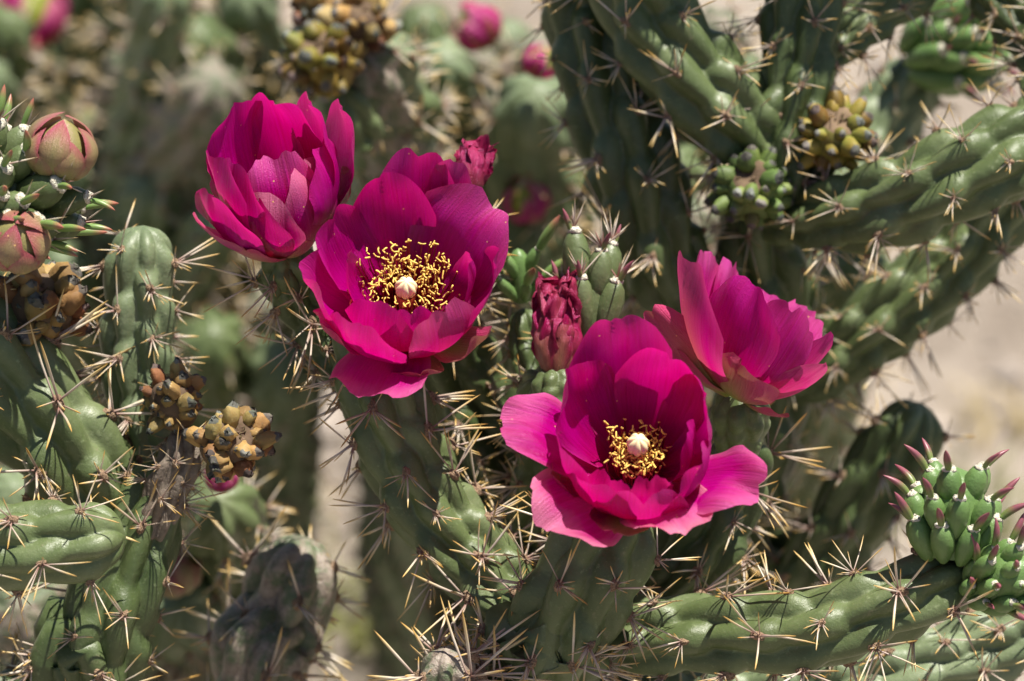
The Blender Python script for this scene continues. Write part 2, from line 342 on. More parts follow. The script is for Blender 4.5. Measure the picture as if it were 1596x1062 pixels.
# ------------------------------------------------------------------ cholla stems
NCL = [0]
def stem(parent, ctrl, mat='stem', K=7, off=3 / 7, pitch=None, amp=0.40, tip=True, base_tip=False, seed=1, spines='single',
         name='stem', seg=88, ds=0.0011, clus=1.0, label=None, skip=0.0, kind=None, sub=False, twist=0.0, tfirst=None):
    """ctrl rows: (px, py, depth, radius px) from base to tip, or ('w', x, y, z, radius m)"""
    rng = random.Random(seed); rows = []
    if twist == 0: twist = rng.choice((-1, 1)) * rng.uniform(5, 14)
    for c in ctrl:
        if c[0] == 'w': rows.append([*c[1:5]])
        else: rows.append([*W(c[0], c[1], c[2]), c[3] * PX(c[2])])
        if c[0] == 'w': rows[-1] = [c[1], c[2], c[3], c[4]]
    A, s = spline(rows, ds); C, R = A[:, :3], A[:, 3].copy(); n = len(s); L = s[-1]
    Rm = float(np.median(R)); pitch = pitch or Rm * 1.42
    if tip:
        x = np.clip((s - (L - 1.15 * R[-1])) / (1.15 * R[-1]), 0, 0.999); R *= np.sqrt(1 - x ** 2.2)
    if base_tip:
        x = np.clip((1.0 * R[0] - s) / (1.0 * R[0]), 0, 0.999); R *= np.sqrt(1 - x ** 2.2)
    T, X, Y = frames(C)
    th = np.arange(seg) * 2 * math.pi / seg
    s0 = rng.uniform(0, pitch); th0 = rng.uniform(0, 2 * math.pi)
    TH = th[None, :] + 0 * s[:, None]; S = s[:, None] + 0 * TH
    col = (TH - th0 - twist * S) / (2 * math.pi / K)
    acc = np.zeros_like(S)
    for dk in (-1, 0, 1):
        k = np.round(col) + dk; q = col - k; kk = np.mod(k, K)
        o = s0 + np.mod(kk * off, 1.0) * pitch
        m0 = np.round((S - o) / pitch)
        for dm in (-1, 0, 1, 2):
            jit = 0.06 * np.sin(kk * 12.9898 + (m0 + dm) * 78.233)
            d = (S - o) / pitch - (m0 + dm) - jit
            tt = np.clip((d + 1.25) / 1.25, 0, 1)
            f = np.where(d <= 0, np.sin(math.pi / 2 * tt) ** 1.15, np.cos(math.pi / 2 * np.clip(d / 0.38, 0, 1)))
            f = np.where(d < -1.25, 0, f)
            qw = 0.24 + 0.38 * tt
            g = np.cos(math.pi / 2 * np.clip(np.abs(q) / qw, 0, 1)) ** 0.9
            acc += (f * g) ** 5
    h = np.clip(acc ** (1 / 5), 0, 1.15)
    RR = R[:, None] * (1 - amp * 0.80 + amp * h)
    RR *= 1 + 0.018 * np.sin(S / Rm * 1.7 + TH * 2 + seed)
    dirs = np.cos(TH)[..., None] * X[:, None, :] + np.sin(TH)[..., None] * Y[:, None, :]
    V = (C[:, None, :] + dirs * RR[..., None]).reshape(-1, 3); F = grid_faces(seg, n, True).tolist()
    nV = len(V); V = np.vstack([V, C[0], C[-1]])
    for j in range(seg):
        F.append([nV, (j + 1) % seg, j]); F.append([nV + 1, (n - 1) * seg + j, (n - 1) * seg + (j + 1) % seg])
    o = link(name, mkmesh(name, V, F, [M[mat]]), parent)
    if label: o['label'] = label
    if kind: o['kind'] = kind
    # areoles
    back = []
    for k in range(K):
        m_ = -1
        while True:
            m_ += 1
            sa = s0 + ((k * off) % 1.0) * pitch + m_ * pitch + 0.06 * math.sin(k * 12.9898 + m_ * 78.233) * pitch
            if sa > L - 0.25 * Rm: break
            if sa < 0 or rng.random() < skip: continue
            i = min(n - 1, int(sa / L * (n - 1)))
            a = th0 + twist * sa + k * 2 * math.pi / K
            nr = math.cos(a) * X[i] + math.sin(a) * Y[i]; p = C[i] + nr * R[i] * (1 + amp * 0.13)
            zc = nrm(nr * 0.94 + T[i] * (0.34 + (0.9 if sa > L - Rm else 0)))
            xc = nrm(np.cross(T[i], zc)); yc = np.cross(zc, xc)
            B = np.stack([xc, yc, zc], 1)
            if p[2] < 0.02: continue
            sc_ = clus * rng.uniform(0.75, 1.2) * min(1, 0.55 + 0.5 * R[i] / Rm)
            facing = zc @ nrm(CAM - p)
            vx = (p - CAM) @ RT / ((p - CAM) @ FWD) / PXA + IMW / 2; vy = -((p - CAM) @ UP) / ((p - CAM) @ FWD) / PXA + IMH / 2
            seen = facing > -0.25 and -60 < vx < IMW + 60 and -60 < vy < IMH + 60
            if spines == 'single' and seen and not sub:
                rot = Matrix.Rotation(rng.uniform(-.5, .5), 3, 'Z')
                Bm = Matrix(B.tolist()) @ rot
                if rng.random() < .5: Bm = Bm @ Matrix.Diagonal((-1, 1, 1))
                mw = Matrix.Translation(Vector(p)) @ (Bm * sc_).to_4x4()
                link('spine_cluster', CLUS[rng.randrange(len(CLUS))], o, mw); NCL[0] += 1
            elif spines and (facing > -0.6 or spines == 'all'):
                m4 = np.eye(4); m4[:3, :3] = B; m4[:3, 3] = p; back.append((m4, sc_ * 1.0, rng.randrange(6)))
    if back: joined_spines('spines', back, parent if sub else o)
    return o

def trunk_to_ground(x, y, d, rpx, sway=0.02, seed=0):
    """rows that lead from the ground straight up to a pixel point"""
    p = W(x, y, d); r = rpx * PX(d); q = random.Random(seed)
    return [('w', p[0] + q.uniform(-sway, sway), p[1] + q.uniform(-sway, sway), -0.02, r * 1.25),
            ('w', p[0] + q.uniform(-sway, sway), p[1] + q.uniform(-sway, sway), p[2] * 0.5, r * 1.1), (x, y, d, rpx)]

# ------------------------------------------------------------------ petals
def petal(parent, base, tip, axis, Wd, b1=0.12, b2=0.08, cup=0.7, bw=0.30, wpos=0.66, tround=0.34, notch=0.03, point=0.0, ragged=0.0,
          ruffle=0.045, curl=0.0, roll=0.0, green=0.0, pale=0.15, mat='petal', seed=0, nu=19, nv=26, name='petal', side=None, crumple=0.0, lobe=0.0, out=None):
    """base and tip in metres; Wd full width in metres; b1, b2 bow away from the flower axis, curl bends the rim outwards"""
    rg = np.random.RandomState(seed + 7)
    base = np.asarray(base, float); tip = np.asarray(tip, float); ch = tip - base; L = np.linalg.norm(ch); t0 = ch / L
    rad = ch - axis * (ch @ axis)
    if np.linalg.norm(rad) < 0.05 * L: rad = np.cross(axis, RT)
    rad = nrm(rad) if out is None else nrm(np.asarray(out))
    S = nrm(np.cross(axis, rad)) if side is None else nrm(np.asarray(side) - t0 * (np.asarray(side) @ t0))
    nin = np.cross(t0, S)
    if nin @ (axis - rad) < 0: nin = -nin
    nin = nrm(nin)
    if roll:
        q = Quaternion(Vector(t0), math.radians(roll)); S = np.array(q @ Vector(S)); nin = np.array(q @ Vector(nin))
    P = [base, base + ch * 0.33 - nin * L * b1, base + ch * 0.70 - nin * L * b2, tip]
    v = np.linspace(0, 1, 60)[:, None]
    mid = (1 - v) ** 3 * P[0] + 3 * v * (1 - v) ** 2 * P[1] + 3 * v ** 2 * (1 - v) * P[2] + v ** 3 * P[3]
    mid = mid - nin * (curl * L * np.clip((v - 0.6) / 0.4, 0, 1) ** 2)
    us = np.linspace(-1, 1, nu); vs = np.linspace(0, 1, nv)
    U, Vv = np.meshgrid(us, vs)
    ell = 1 - tround * np.abs(U) ** 3.2 * 0.8 - notch * np.exp(-(U / 0.16) ** 2) + point * np.exp(-(U / 0.2) ** 2) - point * 0.6
    ell += lobe * np.cos(U * math.pi * 1.5 + rg.uniform(0, 6))
    ph = rg.uniform(0, 6.28, 8)
    ell += (ragged + 0.006) * (np.sin(U * 9 + ph[0]) + 0.7 * np.sin(U * 17 + ph[1]) + 0.5 * np.sin(U * 31 + ph[2])) * 0.6
    q = np.clip(Vv * ell, 0, 1.08)
    T, _, _ = frames(mid)
    f = np.clip(q, 0, 1) * 59; i0 = np.clip(f.astype(int), 0, 58); fr = (f - i0)[..., None]
    c = mid[i0] * (1 - fr) + mid[i0 + 1] * fr; c = c + T[59] * (np.clip(q - 1, 0, 1) * L)[..., None]
    Tq = T[i0] * (1 - fr) + T[i0 + 1] * fr; Tq /= np.linalg.norm(Tq, axis=-1)[..., None]
    Nq = np.cross(Tq, S); Nq /= np.linalg.norm(Nq, axis=-1)[..., None]
    if (Nq[nv // 3, nu // 2] @ nin) < 0: Nq = -Nq
    x = np.clip(q, 0, 1)
    w = np.where(x < wpos, bw + (1 - bw) * np.sin(math.pi / 2 * np.clip(x / wpos, 0, 1)) ** 1.1, np.cos(math.pi / 2 * np.clip((x - wpos) / (1.9 * (1.02 - wpos) + 0.3), 0, 1)) ** 0.8)
    hw = Wd / 2 * w
    cp = np.maximum(0.02, cup * (1.15 - 0.45 * x)); phi = U * cp
    lat = hw * np.sin(phi) / cp; nor = hw * (1 - np.cos(phi)) / cp
    e2 = np.abs(U) ** 2
    rf = ruffle * Wd * (e2 + 0.8 * np.clip(x - 0.7, 0, 1) / 0.3) * x * (np.sin(x * 7 + ph[3] + 2.2 * np.sign(U)) + 0.6 * np.sin(x * 13 + U * 5 + ph[4]) + 0.7 * np.sin(U * 6.5 + ph[5]))
    rf = rf + 0.012 * Wd * np.sin(U * 5 + ph[6]) * x                    # soft pleats
    pts = c + S * lat[..., None] + Nq * (nor + rf)[..., None]
    if crumple:
        Q = pts / L * 9
        pts = pts + crumple * L * x[..., None] * np.stack([vnoise(Q, seed + 1) + .5 * vnoise(Q * 2.3, seed + 4), vnoise(Q, seed + 2) + .5 * vnoise(Q * 2.3, seed + 5), vnoise(Q, seed + 3) + .5 * vnoise(Q * 2.3, seed + 6)], -1)
    uv = np.stack([(U + 1) / 2, Vv], -1).reshape(-1, 2); nn = nu * nv
    me = mkmesh(name, pts.reshape(-1, 3), grid_faces(nu, nv), [M[mat]], uv=uv, fattr={'green': np.full(nn, green), 'pale': np.full(nn, pale)})
    return link(name, me, parent)

def tip_at(base, x, y, d, Lpx, sign=1):
    """world point seen at pixel x, y whose distance from base is about Lpx photo pixels"""
    q = W(x, y, d); L = Lpx * PX(d)
    # move along the view ray until the length fits
    v = nrm(q - CAM); b = q - base; bb = b @ v; cc = b @ b - L * L; disc = bb * bb - cc
    if disc <= 0: return q - v * bb
    return q + v * (-bb - sign * math.sqrt(disc))

def ovary(parent, base, top, r0, r1, seed, label=None, name='flower', mat='stem'):
    """tubercled green base of a flower, from its stem to the petals"""
    rows = [('w', *base, r0), ('w', *(base * .5 + top * .5), (r0 + r1) * .53), ('w', *top, r1)]
    return stem(parent, rows, mat, K=7, off=3 / 7, pitch=float(np.linalg.norm(top - base)) * 0.42, amp=0.34, tip=True, base_tip=False, seed=seed, spines=None, name=name, seg=64, ds=0.0007, label=label)

def lathe_ball(r, h, nu=14, nv=9, f=None):
    V = []
    for i in range(nv):
        t_ = math.pi * i / (nv - 1)
        for j in range(nu):
            ph = 2 * math.pi * j / nu; k = f(t_, ph) if f else 1
            V.append((r * k * math.sin(t_) * math.cos(ph), r * k * math.sin(t_) * math.sin(ph), h * math.cos(t_) * (k if f else 1)))
    return np.array(V), grid_faces(nu, nv, True).tolist()
def basis(z, up=None):
    z = nrm(np.asarray(z, float)); up = np.array([0.2, 0.3, 0.93]) if up is None else np.asarray(up, float)
    if abs(z @ nrm(up)) > 0.97: up = np.array([0.9, -0.3, 0.1])
    x = nrm(np.cross(up, z)); return np.stack([x, np.cross(z, x), z], 1)
def mat4(p, B, s=1.0):
    s = (s, s, s) if isinstance(s, (int, float)) else s
    m = np.eye(4); m[:3, :3] = B * np.array(s)[None, :]; m[:3, 3] = p
    return Matrix(m.tolist())

def stigma(parent, p, axis, base, r, seed=0):
    lob = 7
    V1, F1 = lathe_ball(r, r * 1.12, 42, 16, lambda t_, ph: 1 - 0.16 * abs(math.sin(ph * lob / 2)) ** 0.6 * math.sin(t_) ** .5 * 0 - 0.17 * (1 - abs(math.sin(ph * lob / 2)) ** 0.5) * min(1, math.sin(t_) * 1.6))
    B = basis(axis); V1 = V1 @ B.T + p
    o = link('stigma', mkmesh('stigma', V1, F1, [M['stigma']]), parent)
    mid = [p - axis * r * .6, (p + base) / 2, base]; nu = 16; Vs = []
    for i in range(3):
        for j in range(nu):
            ph = 2 * math.pi * j / nu; Vs.append(mid[i] + (B[:, 0] * math.cos(ph) + B[:, 1] * math.sin(ph)) * r * (0.92, 0.7, 0.5)[i])
    link('style', mkmesh('style', np.array(Vs), grid_faces(nu, 3, True), [M['style']]), parent)
    return o
def stamens(parent, base, axis, ends, rb, seed):
    """ends: world points of the anthers"""
    rg = random.Random(seed); V, F, MI = [], [], []; B = basis(axis)
    def tube(pts, rs, mi, sides):
        b = len(V); C = np.array(pts); T = np.gradient(C, axis=0)
        for i, c in enumerate(C):
            z = nrm(T[i]); a = nrm(np.cross(z, (0.31, 0.77, 0.55))); e = np.cross(z, a)
            for j in range(sides):
                ph = 2 * math.pi * j / sides; V.append(c + (a * math.cos(ph) + e * math.sin(ph)) * rs[i])
        for f in grid_faces(sides, len(C), True, b).tolist(): F.append(f); MI.append(mi)
    for e in ends:
        rad = e - base; rad = rad - axis * (rad @ axis); hh = (e - base) @ axis
        o = base + nrm(rad + 1e-9) * min(rb, np.linalg.norm(rad) * .7) * rg.uniform(0.6, 1.0) + axis * hh * 0.08
        m_ = (o * .45 + e * .55) + nrm(rad + 1e-9) * np.linalg.norm(rad) * 0.12
        pts, _ = spline([o, m_, e], 6); tube(pts, [0.00019] * 6, 0, 4)
        # anther: bent, curled strip of pollen
        d = nrm(np.array([rg.gauss(0, 1) for _ in range(3)]) + axis * 0.2); k = nrm(np.cross(d, [rg.gauss(0, 1) for _ in range(3)])); l = rg.uniform(0.0006, 0.0012)
        cv = rg.uniform(-.55, .55); pp = [e + d * l * x_ + k * cv * l * (x_ * x_ - .4) for x_ in (-1.05, -.9, -.4, .2, .75, 1.0, 1.08)]
        r_ = rg.uniform(0.00018, 0.00027); tube(pp, [r_ * .3, r_ * .85, r_, r_ * .9, r_ * 1.1, r_ * .8, r_ * .2], 1, 6)
    o = link('stamens', mkmesh('stamens', np.array(V), F, [M['filament'], M['anther']], MI), parent); o['kind'] = 'stuff'
    return o

def flower(parent, label, bx, by, bd, axis, ov, petals, seed):
    """bx, by, bd: point where the petals meet; ov = (px, py, depth, r0, r1) foot of the ovary"""
    base = W(bx, by, bd); ax = camvec(*axis)
    foot = W(ov[0], ov[1], ov[2]); k = PX(bd)
    fl = ovary(parent, foot, base + ax * 0.002, ov[3] * k, ov[4] * k, seed, label)
    for i, p in enumerate(petals):
        p = dict(p); x, y = p.pop('tip'); L = p.pop('L'); w = p.pop('W') * k; sg = p.pop('sg', 1)
        t_ = tip_at(base, x, y, bd, L, sg)
        rad = (t_ - base) - ax * ((t_ - base) @ ax)
        bo = base + nrm(rad) * (p.pop('br', 14) * k) + ax * (p.pop('bh', 0) * k)
        petal(fl, bo, t_, ax, w, seed=seed * 50 + i, **p)
    return fl, base, ax

# ------------------------------------------------------------------ young shoots, buds, fruits
def ball_mesh(name, mats, rx, rz, tipfrac, nu=12, nv=9, seed=0):
    """tubercle: egg standing on its foot, its top cap in the second material"""
    rg = np.random.RandomState(seed); V, F = lathe_ball(1, 1, nu, nv)
    z = V[:, 2].copy(); sq = 1 + 0.18 * z if 'fruit' not in mats[0].name else 0.98 - 0.20 * z
    V = np.stack([V[:, 0] * rx * sq, V[:, 1] * rx * sq, (z + 0.75) * rz], 1); V += rg.normal(0, (0.12 if 'dry' in mats[0].name else 0.05 if 'fruit' in mats[0].name else 0.02) * rx, V.shape)
    mi = [1 if (i // nu) < tipfrac else 0 for i in range(len(F))]
    return mkmesh(name, V, F, mats, mi)
TUB = {k: [ball_mesh('tubercle', mats, 1, r, tf, seed=s) for s in range(5)] for k, (mats, r, tf) in {
    'young': ([M['young'], M['wool']], 1.9, 1), 'fruit': ([M['fruit'], M['grey_tip']], 1.35, 2), 'ripe': ([M['fruit_ripe'], M['grey_tip']], 1.35, 2),
    'dry': ([M['fruit_dry'], M['grey_tip']], 1.5, 2), 'dark': ([M['stem'], M['wool']], 1.9, 1)}.items()}
def leaf_mesh(mat, bend):
    nu, nv = 8, 9; V, Ta = [], []
    for i in range(nv):
        t_ = i / (nv - 1); r = 0.15 * (math.sin(math.pi * min(1, 0.25 + t_ * 0.75)) ** 0.7 + 0.03)
        for j in range(nu):
            ph = 2 * math.pi * j / nu; V.append((r * math.cos(ph), r * math.sin(ph) * 0.85 + bend * t_ * t_, t_)); Ta.append(t_)
    return mkmesh('leaf', np.array(V), grid_faces(nu, nv, True), [M[mat]], fattr={'t': Ta})
LEAF = {'leaf': [leaf_mesh('leaf', b) for b in (0.1, 0.22, 0.34)], 'leaf_green': [leaf_mesh('leaf_green', b) for b in (0.05, 0.15, 0.25)]}
def woolpad():
    rg = np.random.RandomState(3); V, F = lathe_ball(1, 0.7, 10, 7); return mkmesh('areole_wool', V + rg.normal(0, .1, V.shape), F, [M['wool']])
WOOL = woolpad()

def shoot(parent, label, p0, p1, d0, d1, rpx, rows, per, tsize, tlen, leaf=None, leaflen=40, seed=0, tilt=0.55, name='young_shoot', kind='young', closed=True, bodymat='young', bristle=0, topspread=0.7, skipback=True):
    """young growth: a body set with fat tubercles, each with white wool and a small horn-like leaf"""
    rg = random.Random(seed); a, b = W(p0[0], p0[1], d0), W(p1[0], p1[1], d1); k = PX((d0 + d1) / 2); ax = nrm(b - a); H = np.linalg.norm(b - a)
    B = basis(ax); R = rpx * k
    nu, nv = 28, 22; V = []
    for i in range(nv):
        x = i / (nv - 1); r = R * (0.62 + 0.38 * math.sin(math.pi * min(1, x * 0.8 + 0.1))) * (1 if x < .72 else math.sqrt(max(0.0004, 1 - ((x - .72) / .28) ** 2)))
        for j in range(nu):
            ph = 2 * math.pi * j / nu; V.append(a + ax * H * x * 0.92 + (B[:, 0] * math.cos(ph) + B[:, 1] * math.sin(ph)) * r * 0.86)
    body = link(name, mkmesh(name, np.array(V), grid_faces(nu, nv, True), [M[bodymat]]), parent); body['label'] = label
    SV = []
    for q in range(rows):
        x = (q + 0.2) / rows
        cnt = max(3, int(round(per * (1 if q < rows - 1 else topspread))))
        for j in range(cnt):
            ph = 2 * math.pi * (j + 0.5 * (q % 2) + rg.uniform(-.1, .1)) / cnt
            rd = B[:, 0] * math.cos(ph) + B[:, 1] * math.sin(ph)
            rr = R * (0.80 if q < rows - 1 else 0.5)
            p = a + ax * H * (x * 0.82 + rg.uniform(-.03, .03)) + rd * rr * (0.8 + .2 * math.sin(math.pi * x))
            face = rd @ nrm(CAM - p)
            if skipback and face < -0.75: continue
            dr = nrm(ax + rd * (tilt + 0.25 * (1 - x)))
            s = tsize * k * rg.uniform(0.85, 1.12); hl = tlen * rg.uniform(.85, 1.15)
            Bt = basis(dr, rd)
            link('tubercle', TUB[kind][rg.randrange(5)], body, mat4(p - dr * s * 0.4, Bt, (s, s, s * hl)))
            top = p - dr * s * 0.4 + dr * s * 1.75 * TUBH[kind] * hl
            link('areole_wool', WOOL, body, mat4(top - dr * s * .22, Bt, (s * .62, s * .5, s * .5)))
            if leaf:
                ld = nrm(dr + rd * rg.uniform(0.0, 0.45)); ll = leaflen * k * rg.uniform(.75, 1.2)
                Bl = basis(ld, -ax + rd * .2)
                link('leaf', LEAF[leaf][rg.randrange(3)], body, mat4(top - dr * s * .12 + rd * s * .3, Bl, (ll * .95, ll * .95, ll)))
            for _ in range(bristle):
                SV.append((top, nrm(dr + np.array([rg.gauss(0, .45) for _ in range(3)])), rg.uniform(.3, 1.0)))
    if SV:
        V, F, Ta, Ka = [], [], [], []
        for o, d, l in SV:
            bb = basis(d); n0 = len(V)
            for t_, r_ in ((0, 1), (.6, .8), (1, .05)):
                for j in range(4): V.append(o + d * l * 0.0105 * t_ + (bb[:, 0] * math.cos(j * 1.57) + bb[:, 1] * math.sin(j * 1.57)) * .00026 * r_); Ta.append(t_ * (.15 if l < .6 else .8)); Ka.append(0.8 if l > .6 else 0)
            F += grid_faces(4, 3, True, n0).tolist()
        o = link('bristles', mkmesh('bristles', np.array(V), F, [M['spine']], fattr={'t': Ta, 'k': Ka}), body); o['kind'] = 'stuff'
    return body
TUBH = {'young': 1.9, 'fruit': 1.35, 'ripe': 1.35, 'dry': 1.5, 'dark': 1.9}

def fruit(parent, label, x, y, d, axis, rpx, n, kind, tsize, seed, name='fruit', long=1.15, lo=-0.5):
    """knobbly fruit: a body with rings of tubercles round a corky hollow"""
    rg = random.Random(seed); c = W(x, y, d); k = PX(d); ax = camvec(*axis); B = basis(ax); R = rpx * k
    def f(t_, ph): return 1 - 0.35 * math.exp(-(t_ / 0.5) ** 2)
    V, F = lathe_ball(R * .80, R * .84 * long, 26, 18, f); V = V @ B.T + c
    mi = [1 if (i // 26) < 4 else 0 for i in range(len(F))]
    bm_ = {'fruit': 'fruit', 'ripe': 'fruit_ripe', 'dry': 'cork'}[kind]
    o = link(name, mkmesh(name, V, F, [M[bm_], M['cork']], mi), parent); o['label'] = label
    for i in range(n):
        z = 0.86 - (0.86 - lo) * (i + .5) / n; ph = i * 2.39996 + rg.uniform(-.15, .15); r = math.sqrt(1 - z * z)
        dr = nrm(B[:, 0] * r * math.cos(ph) + B[:, 1] * r * math.sin(ph) + ax * z)
        s = tsize * k * (rg.uniform(.35, 1.5) if kind == 'dry' else rg.uniform(.75, 1.2)); p = c + (dr - ax * (dr @ ax)) * R * .60 + ax * (dr @ ax) * R * .62 * long
        dd = nrm(dr + ax * .25 + np.array([rg.gauss(0, .35 if kind == 'dry' else .2) for _ in range(3)]))
        link('tubercle', TUB[kind][rg.randrange(5)], o, mat4(p, basis(dd), (s * rg.uniform(.8, 1.2), s * rg.uniform(.8, 1.2), s * (rg.uniform(.8, 1.2) if kind == 'dry' else rg.uniform(.9, 1.3)))))
    if True:      # dried flower remains in the hollow
        Vs, Fs = [], []
        for i in range(26):
            a = rg.uniform(0, 6.28); r = rg.uniform(0, .36) * R; q = c + ax * R * .55 * long + (B[:, 0] * math.cos(a) + B[:, 1] * math.sin(a)) * r
            V0, F0 = lathe_ball(R * .04, R * rg.uniform(.06, .2), 6, 5); Bq = basis(nrm(ax + np.array([rg.gauss(0, .5) for _ in range(3)]))); n0 = len(Vs) and sum(len(v) for v in Vs)
            Vs.append(V0 @ Bq.T + q); Fs += [[x_ + n0 for x_ in ff] for ff in F0]
        q = link('dry_remains', mkmesh('dry_remains', np.vstack(Vs), Fs, [M['cork']]), o); q['kind'] = 'stuff'
    return o

def bud(parent, label, x, y, d, axis, rpx, hpx, seed, scales=13, mat='budscale', foot=None):
    """closed flower bud wrapped in overlapping scales"""
    rg = random.Random(seed); ax = camvec(*axis); k = PX(d); B = basis(ax); c = W(x, y, d); a = c - ax * hpx * k * .5; H = hpx * k; R = rpx * k
    V = []; nu, nv = 28, 16
    for i in range(nv):
        q = i / (nv - 1); r = R * .9 * math.sin(math.pi * (0.12 + .88 * q)) ** .75 if q < 1 else 0
        for j in range(nu): ph = 2 * math.pi * j / nu; V.append(a + ax * H * q * .95 + (B[:, 0] * math.cos(ph) + B[:, 1] * math.sin(ph)) * max(r, 1e-5))
    o = link('bud', mkmesh('bud', np.array(V), grid_faces(nu, nv, True), [M['sepal' if mat == 'petal' else mat]]), parent); o['label'] = label
    for i in range(scales):
        q = i / (scales - 1); ph = i * 2.39996 + seed
        rd = B[:, 0] * math.cos(ph) + B[:, 1] * math.sin(ph)
        hb = 0.04 + 0.0 * q; ht = 0.48 + .56 * q
        tipr = R * max(0.06, math.sin(math.pi * (0.12 + .88 * min(1, ht))) ** .75) * (1.06 if q < .8 else 1)
        pb = a + ax * H * hb + rd * R * .66; pt = a + ax * H * ht + rd * tipr
        bow = 0.30 + .18 * min(1, max(0, (q - .2) / .4))
        petal(o, pb, pt, ax, R * (1.35 if q > .3 else 1.05), b1=bow, b2=bow * .95, cup=0.95, bw=.55, wpos=.45, tround=.75, notch=0, point=.10, ruffle=.004, green=1.0 - .3 * q, pale=1.0, mat=mat, seed=seed * 9 + i, nu=11, nv=14, name='scale', out=rd)
    return o

# ------------------------------------------------------------------ ground
def ground_mat():
    m, t, out = newmat('sandy_ground'); g = N(t, 'NewGeometry'); P = g.outputs['Position']
    n1 = noise(t, 3.2, 5, 0.6, P); n2 = noise(t, 38, 5, 0.7, P); n3 = noise(t, 260, 3, 0.6, P)
    r = ramp(t, [(0.36, (0.22, 0.18, 0.145)), (0.5, (0.35, 0.295, 0.245)), (0.64, (0.43, 0.375, 0.315))], math_(t, 'ADD', math_(t, 'MULTIPLY', n1.outputs[0], .55), math_(t, 'MULTIPLY', n2.outputs[0], .45)))
    p = N(t, 'BsdfPrincipled', inp={'Roughness': 0.95, 'Specular IOR Level': 0.15}); t.links.new(r.outputs[0], p.inputs['Base Color'])
    t.links.new(bump(t, math_(t, 'ADD', n2.outputs[0], math_(t, 'MULTIPLY', n3.outputs[0], .3)), 0.9, 0.02), p.inputs['Normal']); t.links.new(p.outputs[0], out.inputs[0]); return m
gx = np.concatenate([[-60, -20, -6], np.linspace(-2.2, 2.2, 90), [6, 20, 60]]); gy = np.concatenate([[-60, -20, -3], np.linspace(0, 5, 100), [9, 25, 60]])
GX, GY = np.meshgrid(gx, gy); GZ = 0.012 * np.sin(GX * 3.1 + 1) * np.cos(GY * 2.3) + 0.008 * np.sin(GX * 9 + GY * 7) + 0.004 * np.sin(GX * 23 - GY * 19)
gr = link('ground', mkmesh('ground', np.stack([GX, GY, GZ], -1).reshape(-1, 3), grid_faces(len(gx), len(gy)), [ground_mat()])); gr['kind'] = 'structure'
def ground_z(x, y): return 0.012 * math.sin(x * 3.1 + 1) * math.cos(y * 2.3) + 0.008 * math.sin(x * 9 + y * 7) + 0.004 * math.sin(x * 23 - y * 19)
rg = random.Random(11); Vs, Fs, n0 = [], [], 0
for i in range(2200):
    x, y = rg.uniform(-1.3, 1.3), rg.uniform(1.2, 3.6); s = 0.004 + 0.020 * rg.random() ** 3
    V0, F0 = lathe_ball(s, s * rg.uniform(.4, .8), 7, 5); a = rg.uniform(0, 6.28); V0 = V0 * (1 + .25 * np.random.RandomState(i).normal(size=V0.shape)); V0 = V0 @ np.array([[math.cos(a), -math.sin(a), 0], [math.sin(a), math.cos(a), 0], [0, 0, 1]]).T
    Vs.append(V0 + np.array([x, y, ground_z(x, y) + s * .15])); Fs += [[q + n0 for q in f] for f in F0]; n0 += len(V0)
gv = link('gravel', mkmesh('gravel', np.vstack(Vs), Fs, [M['stone']])); gv['kind'] = 'stuff'; gv['label'] = 'small pale stones strewn over the sandy ground'; gv['category'] = 'gravel'

# ================================================================== the flowering cholla
MAIN = thing('cholla_cactus', 'green cane cholla cactus bearing the four open magenta flowers', 'cactus')
root = W(835, 1120, 0.03)
stem(MAIN, [*trunk_to_ground(835, 1120, 0.035, 92, seed=2), (858, 1010, 0.022, 88), (900, 925, 0.014, 84), (950, 840, 0.010, 80), (980, 775, 0.010, 52)], 'stem', pitch=0.0185, amp=.36, seed=3, clus=1.05)
stem(MAIN, [(845, 1010, 0.03, 60), (762, 900, 0.034, 64), (664, 775, 0.032, 68), (602, 640, 0.028, 68), (578, 530, 0.026, 64), (590, 470, 0.022, 46)], 'stem', seed=8)
stem(MAIN, [(860, 990, 0.035, 55), (985, 990, 0.03, 60), (1110, 988, 0.022, 64), (1260, 982, 0.012, 66), (1400, 938, 0.006, 61), (1515, 892, 0.004, 54)], 'stem', seed=15, K=6, off=1 / 2, pitch=0.019)
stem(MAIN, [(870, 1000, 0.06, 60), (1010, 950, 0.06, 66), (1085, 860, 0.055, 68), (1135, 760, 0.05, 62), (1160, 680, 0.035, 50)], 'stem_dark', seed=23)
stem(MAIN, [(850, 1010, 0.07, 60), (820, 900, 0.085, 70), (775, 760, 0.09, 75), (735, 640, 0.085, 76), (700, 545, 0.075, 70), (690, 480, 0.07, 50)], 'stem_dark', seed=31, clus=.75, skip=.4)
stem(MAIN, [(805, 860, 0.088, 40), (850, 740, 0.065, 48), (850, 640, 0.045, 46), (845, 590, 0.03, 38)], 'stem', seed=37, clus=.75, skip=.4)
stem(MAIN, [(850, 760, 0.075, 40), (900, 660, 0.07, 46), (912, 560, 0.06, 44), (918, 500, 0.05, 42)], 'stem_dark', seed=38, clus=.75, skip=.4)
stem(MAIN, [(600, 640, 0.04, 45), (515, 520, 0.04, 52), (455, 440, 0.03, 48), (440, 405, 0.02, 42)], 'stem_dark', seed=41)
stem(MAIN, [(850, 1100, 0.07, 40), (1000, 1110, 0.07, 60), (1200, 1100, 0.065, 64), (1400, 1052, 0.06, 62), (1560, 1000, 0.058, 60), (1680, 940, 0.055, 55)], 'stem_blue', seed=44)
